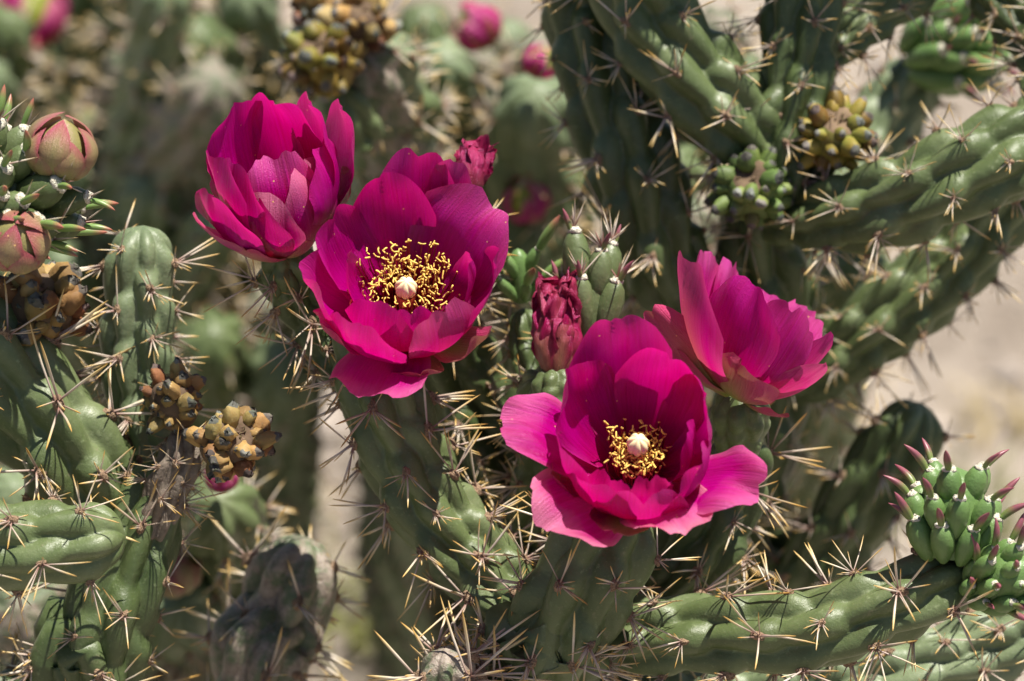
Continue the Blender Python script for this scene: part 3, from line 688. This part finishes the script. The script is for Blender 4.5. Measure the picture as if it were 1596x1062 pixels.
stem(MAIN, [(800, 1110, 0.03, 30), (745, 1105, 0.02, 40), (705, 1075, 0.01, 46), (693, 1012, 0.004, 42)], 'stem_old', seed=47, clus=1.25, pitch=0.009)

# --- flower seen into its cup, upper of the two open ones
F2 = [
 dict(tip=(652, 236), L=270, W=135, b1=.22, b2=.16, cup=.5, notch=.03, curl=.04, pale=.12),
 dict(tip=(708, 252), L=265, W=95, b1=.2, b2=.16, cup=.4, curl=.06, pale=.25),
 dict(tip=(598, 272), L=240, W=150, b1=.20, b2=.16, cup=.75, notch=.0, tround=.42, pale=.05),
 dict(tip=(742, 322), L=232, W=190, b1=.20, b2=.10, cup=.5, curl=.22, notch=.03, tround=.3, pale=.25),
 dict(tip=(515, 335), L=230, W=135, b1=.22, b2=.18, cup=.7, roll=8, pale=.05),
 dict(tip=(478, 428), L=235, W=165, b1=.24, b2=.18, cup=.75, roll=0, pale=.1),
 dict(tip=(545, 400), L=195, W=90, b1=.26, b2=.25, cup=.9, tround=.5, pale=.08, br=8),
 dict(tip=(775, 412), L=245, W=140, b1=.26, b2=.2, cup=.7, pale=.1),
 dict(tip=(733, 405), L=205, W=120, b1=.30, b2=.26, cup=.9, tround=.55, point=.06, pale=.08, br=8),
 dict(tip=(592, 470), L=200, W=125, b1=.38, b2=.36, cup=.65, notch=.0, pale=.05, br=8),
 dict(tip=(560, 500), L=225, W=145, b1=.34, b2=.32, cup=.6, pale=.08),
 dict(tip=(690, 478), L=205, W=130, b1=.40, b2=.36, cup=.6, green=.25, pale=.4, ragged=.01),
 dict(tip=(640, 480), L=190, W=110, b1=.36, b2=.32, cup=.6, notch=.05, pale=.05, br=6),
 dict(tip=(574, 618), L=215, W=152, b1=.06, b2=.02, cup=.25, curl=.0, roll=12, tround=.25, green=.1, pale=.4, ragged=.012),
 dict(tip=(500, 500), L=205, W=95, b1=.25, b2=.25, cup=.6, green=.3, pale=.2),
 dict(tip=(752, 520), L=200, W=90, b1=.30, b2=.3, cup=.7, mat='sepal', green=.9, pale=.1),
 dict(tip=(655, 580), L=175, W=85, b1=.30, b2=.3, cup=.6, mat='sepal', green=.9, pale=.1),
]
fl2, base2, ax2 = flower(MAIN, 'open magenta flower seen into its cup, crowded against a closed-cupped flower', 634, 500, 0.016, (0.02, 0.50, 0.86), (612, 585, 0.026, 40, 52), F2, 2)
rg = random.Random(4); k2 = PX(0.0)
sg = base2 + ax2 * 100 * k2 - 0.0 * RT
def ends_ring(base, ax, n, r0, r1, h0, h1, rg, k, bias=None):
    B = basis(ax); E = []
    while len(E) < n:
        a = rg.uniform(0, 6.28); r = r0 + (r1 - r0) * rg.random() ** .8; d = B[:, 0] * math.cos(a) + B[:, 1] * math.sin(a)
        if bias is not None and rg.random() > 0.5 + 0.5 * (d @ bias): continue
        E.append(base + d * r * k + ax * rg.uniform(h0, h1) * k)
    return E
stigma(fl2, sg, ax2, base2, 18 * k2)
stamens(fl2, base2, ax2, ends_ring(base2, ax2, 130, 26, 92, 72, 112, rg, k2, camvec(0.1, 1, -.3)) + ends_ring(base2, ax2, 150, 20, 62, 74, 100, rg, k2), 30 * k2, 5)

# --- the lower, widest flower
F3 = [
 dict(tip=(962, 498), L=275, W=165, b1=.20, b2=.16, cup=.5, notch=.035, curl=.05, pale=.15),
 dict(tip=(890, 578), L=240, W=150, b1=.22, b2=.18, cup=.7, pale=.05),
 dict(tip=(1045, 556), L=240, W=165, b1=.22, b2=.2, cup=.75, pale=.05, tround=.42),
 dict(tip=(1098, 612), L=230, W=150, b1=.24, b2=.22, cup=.75, pale=.05),
 dict(tip=(812, 635), L=245, W=140, b1=.16, b2=.08, cup=.35, curl=.2, pale=.4, roll=10, ruffle=.075, ragged=.01),
 dict(tip=(862, 808), L=232, W=158, b1=.10, b2=.05, cup=.3, curl=.12, roll=-6, green=.2, pale=.85, tround=.3, ruffle=.085, ragged=.012),
 dict(tip=(1162, 738), L=235, W=140, b1=.16, b2=.08, cup=.35, curl=.2, pale=.45, roll=-4, ruffle=.075, ragged=.01),
 dict(tip=(1062, 810), L=217, W=148, b1=.10, b2=.06, cup=.3, curl=.10, green=.3, pale=1.0, ragged=.02, ruffle=.08),
 dict(tip=(930, 752), L=205, W=135, b1=.34, b2=.30, cup=.7, pale=.08),
 dict(tip=(1003, 770), L=205, W=150, b1=.36, b2=.28, cup=.65, notch=.06, green=.1, pale=.12, ragged=.012),
 dict(tip=(882, 700), L=215, W=130, b1=.30, b2=.26, cup=.8, pale=.08),
 dict(tip=(1088, 716), L=215, W=135, b1=.32, b2=.28, cup=.85, pale=.08, roll=6),
 dict(tip=(1072, 668), L=200, W=100, b1=.30, b2=.26, cup=.9, pale=.05, br=8, tround=.5),
 dict(tip=(955, 742), L=165, W=95, b1=.36, b2=.34, cup=.7, ragged=.02, pale=.1, br=6, notch=.05),
 dict(tip=(1012, 742), L=160, W=85, b1=.38, b2=.34, cup=.7, ragged=.03, pale=.2, br=6),
 dict(tip=(957, 832), L=190, W=95, b1=.12, b2=.12, cup=.4, mat='sepal', green=1, pale=.0),
 dict(tip=(860, 735), L=180, W=70, b1=.25, b2=.2, cup=.5, mat='sepal', green=.8, pale=.2),
]
fl3, base3, ax3 = flower(MAIN, 'widest magenta flower facing forward, its lower petals spread out flat', 990, 742, -0.002, (0.0, 0.50, 0.87), (975, 805, 0.008, 46, 54), F3, 3)
k3 = PX(-.01); sg3 = base3 + ax3 * 105 * k3
stigma(fl3, sg3, ax3, base3, 18 * k3)
rg = random.Random(9)
stamens(fl3, base3, ax3, ends_ring(base3, ax3, 230, 14, 42, 66, 98, rg, k3) + ends_ring(base3, ax3, 22, 36, 62, 74, 108, rg, k3, camvec(-.3, 1, -.3)), 34 * k3, 6)

# --- flower seen from the side and below, cup still half closed
F1 = [
 dict(tip=(372, 160), L=250, W=159, b1=.20, b2=.16, cup=.5, pale=.05),
 dict(tip=(425, 150), L=255, W=148, b1=.18, b2=.15, cup=.45, pale=.05),
 dict(tip=(484, 152), L=250, W=153, b1=.18, b2=.15, cup=.5, pale=.05),
 dict(tip=(532, 160), L=245, W=125, b1=.20, b2=.2, cup=.5, pale=.1),
 dict(tip=(336, 240), L=220, W=136, b1=.25, b2=.2, cup=.45, pale=.05),
 dict(tip=(500, 222), L=205, W=142, b1=.30, b2=.26, cup=.75, pale=.05),
 dict(tip=(455, 205), L=200, W=60, b1=.2, b2=.15, cup=.5, pale=.3, ragged=.03, br=5),
 dict(tip=(425, 240), L=185, W=136, b1=.30, b2=.28, cup=.5, pale=.25, ragged=.02),
 dict(tip=(366, 250), L=200, W=136, b1=.32, b2=.3, cup=.6, pale=.12),
 dict(tip=(330, 300), L=195, W=148, b1=.34, b2=.28, cup=.6, pale=.08),
 dict(tip=(466, 256), L=168, W=161, b1=.46, b2=.40, cup=.85, green=1.0, pale=.6, tround=.4, notch=.0),
 dict(tip=(404, 300), L=158, W=145, b1=.52, b2=.46, cup=.85, green=1.0, pale=.7, tround=.4, notch=.0),
 dict(tip=(385, 305), L=160, W=148, b1=.42, b2=.4, cup=.6, pale=.1, green=.1),
 dict(tip=(302, 332), L=190, W=95, b1=.22, b2=.2, cup=.6, mat='petal', green=.4, pale=.8, point=.08),
 dict(tip=(545, 262), L=160, W=70, b1=.25, b2=.2, cup=.5, mat='sepal', green=.2, pale=.9),
 dict(tip=(380, 385), L=130, W=85, b1=.25, b2=.2, cup=.6, mat='sepal', green=.8, pale=.3),
 dict(tip=(452, 372), L=90, W=75, b1=.35, b2=.3, cup=.6, mat='sepal', green=.7, pale=.5),
]
fl1, base1, ax1 = flower(MAIN, 'half-closed magenta flower tilted skyward, greenish streak on its front petal', 452, 385, 0.022, (-0.12, 0.82, 0.55), (452, 455, 0.032, 40, 48), F1, 1)
stigma(fl1, base1 + ax1 * 90 * k2, ax1, base1, 16 * k2)
stamens(fl1, base1, ax1, ends_ring(base1, ax1, 60, 20, 60, 66, 100, rg, k2), 30 * k2, 7)

# --- flower in profile on the right
F4 = [
 dict(tip=(1100, 390), L=250, W=120, b1=.14, b2=.10, cup=.7, pale=.3, ragged=.02, sg=-1),
 dict(tip=(1140, 408), L=245, W=100, b1=.12, b2=.10, cup=.7, pale=.2, ragged=.025, sg=-1),
 dict(tip=(1200, 455), L=225, W=120, b1=.12, b2=.10, cup=.7, pale=.1, sg=-1),
 dict(tip=(1262, 480), L=225, W=110, b1=.12, b2=.1, cup=.7, pale=.2, ragged=.03, sg=-1),
 dict(tip=(1076, 400), L=275, W=180, b1=.22, b2=.16, cup=.7, green=1.4, pale=.3, roll=-8, tround=.5),
 dict(tip=(1176, 440), L=225, W=150, b1=.24, b2=.16, cup=.6, pale=.06),
 dict(tip=(1240, 478), L=215, W=120, b1=.22, b2=.16, cup=.6, pale=.15, ragged=.025),
 dict(tip=(1297, 520), L=195, W=85, b1=.14, b2=.10, cup=.7, pale=.15, tround=.75, point=.08),
 dict(tip=(1288, 566), L=180, W=80, b1=.12, b2=.08, cup=.6, green=.3, pale=.5, tround=.7, point=.06),
 dict(tip=(1162, 552), L=128, W=145, b1=.30, b2=.34, cup=.5, curl=.14, mat='sepal', green=.9, pale=.8, lobe=.10, notch=.10, ruffle=.07),
 dict(tip=(1012, 480), L=225, W=72, b1=.12, b2=.10, side=camvec(.7, .7, .3), cup=.6, mat='sepal', green=.5, pale=.6),
 dict(tip=(1050, 540), L=150, W=62, b1=.16, b2=.12, cup=.8, mat='sepal', green=.6, pale=.6),
 dict(tip=(1228, 650), L=90, W=52, b1=.15, b2=.1, cup=.7, mat='sepal', green=.1, pale=.9),
 dict(tip=(1195, 598), L=80, W=70, b1=.25, b2=.2, cup=.7, mat='sepal', green=.7, pale=.4),
]
fl4, base4, ax4 = flower(MAIN, 'magenta flower in profile leaning towards the gravelly ground, tattered petal rims', 1150, 622, 0.018, (0.52, 0.84, 0.12), (1152, 690, 0.032, 40, 46), F4, 4)
stigma(fl4, base4 + ax4 * 85 * k2, ax4, base4, 16 * k2)
stamens(fl4, base4, ax4, ends_ring(base4, ax4, 40, 18, 50, 60, 90, rg, k2), 30 * k2, 8)

# --- spent flowers
def spent(label, foot, top, d0, d1, r, seed, green, pale, n=9, fw=1.0):
    a, b = W(*foot, d0), W(*top, d1); ax = nrm(b - a); B = basis(ax); k = PX(d0); H = np.linalg.norm(b - a)
    o = ovary(MAIN, a - ax * r * k * .9, a + ax * r * k * .3, r * .62 * k, r * .7 * k, seed, label, name='withered_flower')
    for i in range(n):
        ph = i * 2.39996 + seed; rd = B[:, 0] * math.cos(ph) + B[:, 1] * math.sin(ph); inner = i / n
        tp = a + ax * H * (0.72 + .30 * inner) + rd * r * k * (.34 - .2 * inner)
        petal(o, a + rd * r * .35 * k, tp, ax, r * k * 1.35 * fw, b1=.26 - .1 * inner, b2=.2 - .08 * inner, cup=1.1, bw=.5, tround=.4, ruffle=.26, crumple=.10, green=green * (1 - inner * .7), pale=pale, mat='withered', seed=seed * 31 + i, ragged=.03, out=rd)
    return o
spent('small dried-up crimson flower twisted shut behind the upper open flower', (722, 300), (752, 216), 0.03, 0.036, 44, 61, .1, .1)
spent('wilted dusty-pink flower shrivelled into a cone beside the spread flower', (866, 585), (872, 424), 0.026, 0.028, 54, 67, .6, .2, n=11)

stem(MAIN, [(702, 530, 0.072, 40), (712, 430, 0.056, 42), (717, 365, 0.043, 40), (720, 330, 0.036, 30)], 'stem_dark', seed=51, clus=.75, skip=.4)
stem(MAIN, [(850, 660, 0.055, 30), (826, 550, 0.06, 32), (816, 480, 0.06, 24)], 'stem_dark', seed=53, clus=.75, skip=.4)
# --- young shoots on this plant
shoot(MAIN, 'upright young green shoot with white wool and red bristles behind the wilted flower', (918, 520), (924, 395), 0.036, 0.034, 38, 2, 5, 21, 1.35, 'leaf', 36, seed=71, tilt=.04, bristle=9, kind='dark', bodymat='stem')
shoot(MAIN, 'young shoot crowned with curved purple leaves standing on the end of the arm', (1478, 868), (1490, 715), 0.0, -0.002, 58, 3, 8, 19, 1.05, 'leaf', 46, seed=73, tilt=.30)
shoot(MAIN, 'short young shoot with purple leaves pointing outwards at the end of the arm', (1520, 922), (1612, 878), 0.0, -0.014, 44, 3, 8, 15, 1.0, 'leaf', 42, seed=79, tilt=.22)
shoot(MAIN, 'thin young shoot with long drooping green leaves behind the open flower', (815, 470), (806, 380), 0.06, 0.055, 20, 2, 5, 10, 1.5, 'leaf_green', 72, seed=83, tilt=.5)

# ================================================================== cholla on the right, in the shade
RIGHT = thing('cholla_cactus', 'tall dark green cholla cactus with knobbly green fruits and thick shaded canes', 'cactus')
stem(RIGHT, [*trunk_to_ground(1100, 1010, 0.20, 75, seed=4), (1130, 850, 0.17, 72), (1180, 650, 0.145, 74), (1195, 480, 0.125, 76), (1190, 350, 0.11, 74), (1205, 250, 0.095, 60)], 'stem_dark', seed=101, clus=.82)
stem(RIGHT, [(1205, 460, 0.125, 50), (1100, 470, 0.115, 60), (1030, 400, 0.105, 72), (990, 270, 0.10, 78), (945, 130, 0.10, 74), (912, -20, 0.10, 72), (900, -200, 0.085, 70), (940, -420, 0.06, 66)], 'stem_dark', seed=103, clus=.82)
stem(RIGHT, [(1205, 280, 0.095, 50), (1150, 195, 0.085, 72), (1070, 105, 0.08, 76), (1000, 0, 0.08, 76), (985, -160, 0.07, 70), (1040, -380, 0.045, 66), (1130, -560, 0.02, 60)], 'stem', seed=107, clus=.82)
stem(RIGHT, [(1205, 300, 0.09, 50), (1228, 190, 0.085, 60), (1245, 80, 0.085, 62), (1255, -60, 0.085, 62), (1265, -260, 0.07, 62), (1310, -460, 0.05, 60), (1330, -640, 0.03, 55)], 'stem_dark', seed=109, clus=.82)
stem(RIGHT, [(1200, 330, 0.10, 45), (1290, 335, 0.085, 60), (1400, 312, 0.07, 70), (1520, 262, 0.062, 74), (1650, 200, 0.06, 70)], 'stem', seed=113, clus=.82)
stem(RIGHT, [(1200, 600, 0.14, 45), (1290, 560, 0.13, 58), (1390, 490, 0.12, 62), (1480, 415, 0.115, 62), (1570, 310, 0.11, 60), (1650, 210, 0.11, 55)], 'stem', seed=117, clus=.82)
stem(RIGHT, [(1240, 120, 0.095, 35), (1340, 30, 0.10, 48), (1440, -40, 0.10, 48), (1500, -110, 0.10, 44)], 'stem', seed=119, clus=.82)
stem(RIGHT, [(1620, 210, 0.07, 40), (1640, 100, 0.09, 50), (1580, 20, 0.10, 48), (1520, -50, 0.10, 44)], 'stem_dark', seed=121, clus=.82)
stem(RIGHT, [(1205, 420, 0.16, 40), (1300, 310, 0.20, 52), (1380, 190, 0.21, 56), (1440, 95, 0.21, 48)], 'stem_blue', seed=123, spines='joined', ds=.0018, seg=64, clus=.82)
stem(RIGHT, [(1262, -230, 0.07, 45), (1180, -330, 0.05, 60), (1120, -460, 0.035, 60), (1090, -620, 0.02, 55)], 'stem', seed=141, spines='joined', ds=.002, seg=56, clus=.82)  # unseen upper cane, added to shade the canes below
stem(RIGHT, [(1275, -300, 0.065, 45), (1380, -400, 0.05, 60), (1470, -520, 0.035, 60), (1520, -680, 0.02, 55)], 'stem', seed=143, spines='joined', ds=.002, seg=56, clus=.82)  # likewise out of view, added for its shadow
stem(RIGHT, [(1000, -200, 0.06, 45), (1090, -280, 0.06, 56), (1190, -420, 0.06, 58), (1230, -600, 0.05, 52)], 'stem', seed=145, spines='joined', ds=.002, seg=56, clus=.82)  # out-of-view cane added for dappled shade
stem(RIGHT, [(1480, -90, 0.10, 40), (1500, -260, 0.085, 56), (1580, -420, 0.06, 58), (1640, -600, 0.04, 52)], 'stem', seed=147, spines='joined', ds=.002, seg=56, clus=.82)  # unseen cane above the frame, added to cast shade
stem(RIGHT, [(1195, 330, 0.105, 34), (1185, 312, 0.094, 34), (1176, 300, 0.086, 26)], 'stem_dark', seed=151, spines=None)
stem(RIGHT, [(1215, 300, 0.095, 30), (1262, 262, 0.09, 34), (1294, 226, 0.083, 26)], 'stem_dark', seed=153, spines=None)
fruit(RIGHT, 'knobbly green fruit with a dark corky hollow, beside the yellowing fruit', 1172, 296, 0.078, (-.05, .45, .9), 60, 36, 'fruit', 13, 131)
fruit(RIGHT, 'yellowing brown-tinged fruit in the fork of the canes', 1302, 214, 0.078, (.1, .6, .8), 58, 34, 'ripe', 13, 133)
shoot(RIGHT, 'blurred young green shoot with dark leaves in front of the bare ground', (1420, 95), (1560, 40), 0.2, 0.19, 52, 4, 8, 20, 1.2, 'leaf', 34, seed=137, tilt=.5)

# ================================================================== cholla on the left
LEFT = thing('cholla_cactus', 'spiny pale green cholla cactus with two closed pink buds and dry brown fruits', 'cactus')
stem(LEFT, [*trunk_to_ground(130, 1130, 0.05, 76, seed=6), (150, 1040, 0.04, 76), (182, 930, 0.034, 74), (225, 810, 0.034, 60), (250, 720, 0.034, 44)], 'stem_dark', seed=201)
stem(LEFT, [(225, 830, 0.055, 40), (236, 720, 0.055, 50), (218, 600, 0.05, 56), (216, 470, 0.045, 56), (224, 352, 0.04, 50)], 'stem_blue', seed=203, pitch=.015, clus=.85)
stem(LEFT, [(230, 860, 0.05, 50), (150, 760, 0.04, 80), (60, 650, 0.03, 90), (-30, 560, 0.025, 90), (-120, 460, 0.02, 80)], 'stem', seed=205, clus=1.25)
stem(LEFT, [(-330, 980, 0.05, 50), (-160, 870, 0.01, 66), (-30, 850, 0.0, 70), (80, 848, -0.002, 66), (196, 836, -0.002, 54)], 'stem', seed=207, K=6, off=1 / 2, pitch=.0165)
stem(LEFT, [(130, 1120, 0.05, 60), (-80, 1090, 0.05, 60), (-260, 1020, 0.05, 56), (-345, 975, 0.05, 50)], 'stem_dark', seed=209)
stem(LEFT, [(-120, 480, 0.022, 60), (-130, 400, 0.015, 60), (-80, 340, 0.008, 60), (-20, 310, 0.004, 55)], 'stem', seed=211)
shoot(LEFT, 'young shoot with white wool pads that carries the two buds', (-40, 345), (70, 262), 0.006, 0.0, 80, 4, 9, 26, 1.15, 'leaf_green', 52, seed=213, tilt=.45, bristle=2, kind='dark', bodymat='stem')
bud(LEFT, 'upper closed bud with pink and olive scales', 95, 228, -0.008, (.18, .85, .4), 50, 104, 215)
bud(LEFT, 'lower closed bud, rounder, just above the tan dried fruit', 26, 374, -0.014, (.12, .5, .86), 48, 92, 217)
fruit(LEFT, 'old dry brown fruit with grey knobs, topmost on the dead stalk', 272, 628, 0.022, (-.1, .8, .55), 48, 42, 'dry', 10, 221, long=1.2)
fruit(LEFT, 'old dry brown fruit with grey knobs leaning out from the dead stalk', 358, 690, 0.016, (.55, .45, .7), 56, 46, 'dry', 11, 223)
stem(LEFT, [(236, 830, 0.03, 30), (262, 760, 0.026, 34), (285, 705, 0.024, 32), (282, 665, 0.024, 26)], 'wood', seed=225, K=9, off=4 / 9, clus=.6, name='dead_stalk', amp=.5, pitch=.012)
fruit(LEFT, 'tan dried fruit below the two buds', 62, 482, 0.03, (.35, .6, .6), 66, 34, 'dry', 15, 227)
stem(LEFT, [(40, 640, 0.045, 40), (30, 560, 0.04, 40), (50, 510, 0.034, 34)], 'stem', seed=229, spines=None)

# ================================================================== canes further back
DK = thing('cholla_cactus', 'blunt dark cholla cane in shade with a pale scarred tip above bare sand', 'cactus')
stem(DK, [*trunk_to_ground(400, 1140, 0.098, 74, seed=8), (430, 1000, 0.092, 74), (462, 890, 0.086, 70), (480, 838, 0.084, 58)], 'stem_old', seed=301, spines='joined', ds=.0016, clus=1.25)
CN = thing('cholla_cactus', 'round-tipped dark cholla cane leaning over the bare ground behind the purple-leaved shoots', 'cactus')
stem(CN, [*trunk_to_ground(1180, 1000, 0.20, 60, seed=9), (1262, 905, 0.16, 62), (1340, 790, 0.14, 64), (1400, 700, 0.13, 60), (1438, 630, 0.125, 54)], 'stem_dark', seed=303, spines='joined', ds=.0016)

def bush(label, base_px, canes, mat, seed, r=0.0135, group=None, extra=None):
    """cholla whose canes fan out from one foot on the ground; canes: (px, py, depth) of each tip"""
    t_ = thing('cholla_cactus', label, 'cactus', group); q = random.Random(seed); b = G(*base_px)
    for i, (x, y, d) in enumerate(canes):
        e = W(x, y, d); rr = r * q.uniform(.85, 1.2); m1 = b * .55 + e * .45; m1[2] = e[2] * q.uniform(.42, .6); m2 = b * .22 + e * .78; m2[2] = e[2] * q.uniform(.74, .86)
        j = lambda s: np.array([q.uniform(-s, s), q.uniform(-s, s), q.uniform(-s, s)])
        stem(t_, [('w', *(b + np.array([q.uniform(-.02, .02), q.uniform(-.02, .02), -.02])), rr * 1.5), ('w', *(m1 + j(.03)), rr * 1.2), ('w', *(m2 + j(.025)), rr * 1.1), ('w', *e, rr)],
             mat[i % len(mat)], seed=seed * 10 + i, spines='joined', ds=.0028, seg=40, clus=.95, skip=.2)
    return t_
qq = random.Random(77)
b1c = [(30, 70, .5)]
b1 = bush('pale cholla thicket in the background behind the bud-bearing shoot, pink blooms above', (120, 1150), [(qq.uniform(-60, 330), qq.uniform(-160, 430), qq.uniform(.40, .8)) for _ in range(34)] + b1c, ['stem_blue', 'stem_old', 'stem', 'stem_blue'], 41)
b2 = bush('slender green cholla in the background between the buds and the half-closed flower', (300, 1300), [(255, -30, .36), (335, 120, .36), (300, 40, .40), (380, -20, .42), (210, 90, .42), (420, 60, .5), (345, 330, .4), (420, 480, .42), (330, 520, .36), (440, 560, .38)], ['stem_blue', 'stem_old', 'stem'], 43)
b3 = bush('background cholla with ripe fruits and blurred pink flowers behind the upper blossoms', (780, 1400), [(592, 60, .17), (615, 150, .19), (690, 90, .30), (725, 110, .34), (560, 40, .45), (650, 10, .5), (790, 40, .45), (830, 60, .40), (470, 40, .5), (520, 120, .26), (640, 230, .40), (734, 88, .335), (838, 135, .255), (868, 262, .315), (816, 356, .295), (556, 75, .165), (492, 42, .175)], ['stem_blue', 'stem', 'stem_blue', 'stem_old'], 45)
b4 = bush('low cholla clump in the background below the dry brown fruits', (300, 1500), [(300, 790, .22), (345, 800, .26), (270, 880, .24), (340, 778, .13), (278, 945, .175), (30, 950, .14), (60, 1010, .16), (240, 980, .2), (330, 930, .22), (360, 1010, .26), (20, 760, .2)], ['stem', 'stem_blue', 'stem_old'], 47)
b5 = bush('tangled cholla in the background between the dark canes, half dry', (1120, 1300), [(1120, 30, .30), (1090, 180, .28), (1050, 250, .22), (1070, 330, .22), (1140, 90, .36), (1000, 330, .3), (1300, 380, .26), (1260, 440, .28), (1340, 400, .24)], ['stem_old', 'stem_blue', 'stem'], 49)

fruit(b3, 'knobbly yellow-green fruit out of focus above the half-closed flower', 505, 100, .155, (-.2, .6, .7), 60, 34, 'ripe', 13, 401)
fruit(b3, 'brown dried fruit out of focus beside the yellow-green fruit', 562, 40, .16, (.2, .7, .6), 46, 22, 'dry', 12, 403)
fruit(b3, 'brown dried fruit out of focus above the yellow-green fruit', 488, 5, .17, (-.2, .8, .6), 40, 20, 'dry', 11, 405)
stem(b3, [(560, 215, .18, 44), (540, 170, .172, 46), (520, 130, .165, 40)], 'stem', seed=407, spines=None)
def bgbud(pl, label, x, y, d, ax, r, h, seed, mat='petal', s=9): return bud(pl, label, x, y, d, ax, r, h, seed, scales=s, mat=mat)
bgbud(b3, 'blurred red-pink closed flower high in the background', 742, 40, .32, (-.5, .8, .2), 34, 78, 411)
bgbud(b3, 'blurred pink closed flower on a yellow-green foot in the background', 842, 95, .24, (.35, .8, .3), 26, 54, 413)
bgbud(b3, 'small blurred pink bud in the background beside the dark cane', 868, 224, .30, (0, .9, .3), 24, 52, 415)
bgbud(b3, 'blurred rosy bud in the background behind the upper open flower', 820, 310, .28, (-.2, .7, .6), 36, 70, 417)
bgbud(b1, 'large blurred pink blossom at the top of the background thicket', 40, 8, .5, (.3, .8, .3), 62, 130, 419)
bgbud(b4, 'small pink flower under the leaning dry fruit', 345, 742, .12, (.3, .8, .3), 24, 50, 421)
bgbud(b4, 'salmon-coloured bud blurred behind the shaded stem', 272, 890, .16, (-.2, .7, .5), 38, 76, 423, 'budscale')

# ------------------------------------------------------------------ weeds on the ground
def weed(label, x, y, n, s, mat, seed):
    q = random.Random(seed); p = G(x, y); p[2] = ground_z(p[0], p[1]); V, F = [], []
    for i in range(n):
        a = q.uniform(0, 6.28); o = p + np.array([q.gauss(0, s * .6), q.gauss(0, s * .6), 0]); d = np.array([math.cos(a), math.sin(a), 0]); l = s * q.uniform(.5, 1.2); w = np.array([-d[1], d[0], 0]) * .003; lean = q.uniform(.2, 1.1); n0 = len(V)
        for t_ in (0, .4, .75, 1): c = o + d * l * lean * t_ ** 1.6 + np.array([0, 0, l * (t_ - .35 * lean * t_ * t_)]); V += [c - w * (1 - t_ * .9), c + w * (1 - t_ * .9)]
        F += [[n0 + 2 * k, n0 + 2 * k + 1, n0 + 2 * k + 3, n0 + 2 * k + 2] for k in range(3)]
    o = link('weed', mkmesh('weed', np.array(V), F, [M[mat]])); o['label'] = label; o['category'] = 'weed'
weed('dull green weed tuft on bare ground beyond the round-tipped cane', 1495, 800, 60, .05, 'weed', 1)
weed('yellowish weed patch on the sand beside the main stem', 640, 960, 160, .08, 'weed', 2)
weed('small straw-coloured tuft on the bare ground under the right-hand canes', 1580, 650, 40, .04, 'straw', 3)
print('clusters', NCL[0], 'objects', len(bpy.data.objects), 'tris', sum(len(m.polygons) * 2 for m in bpy.data.meshes))
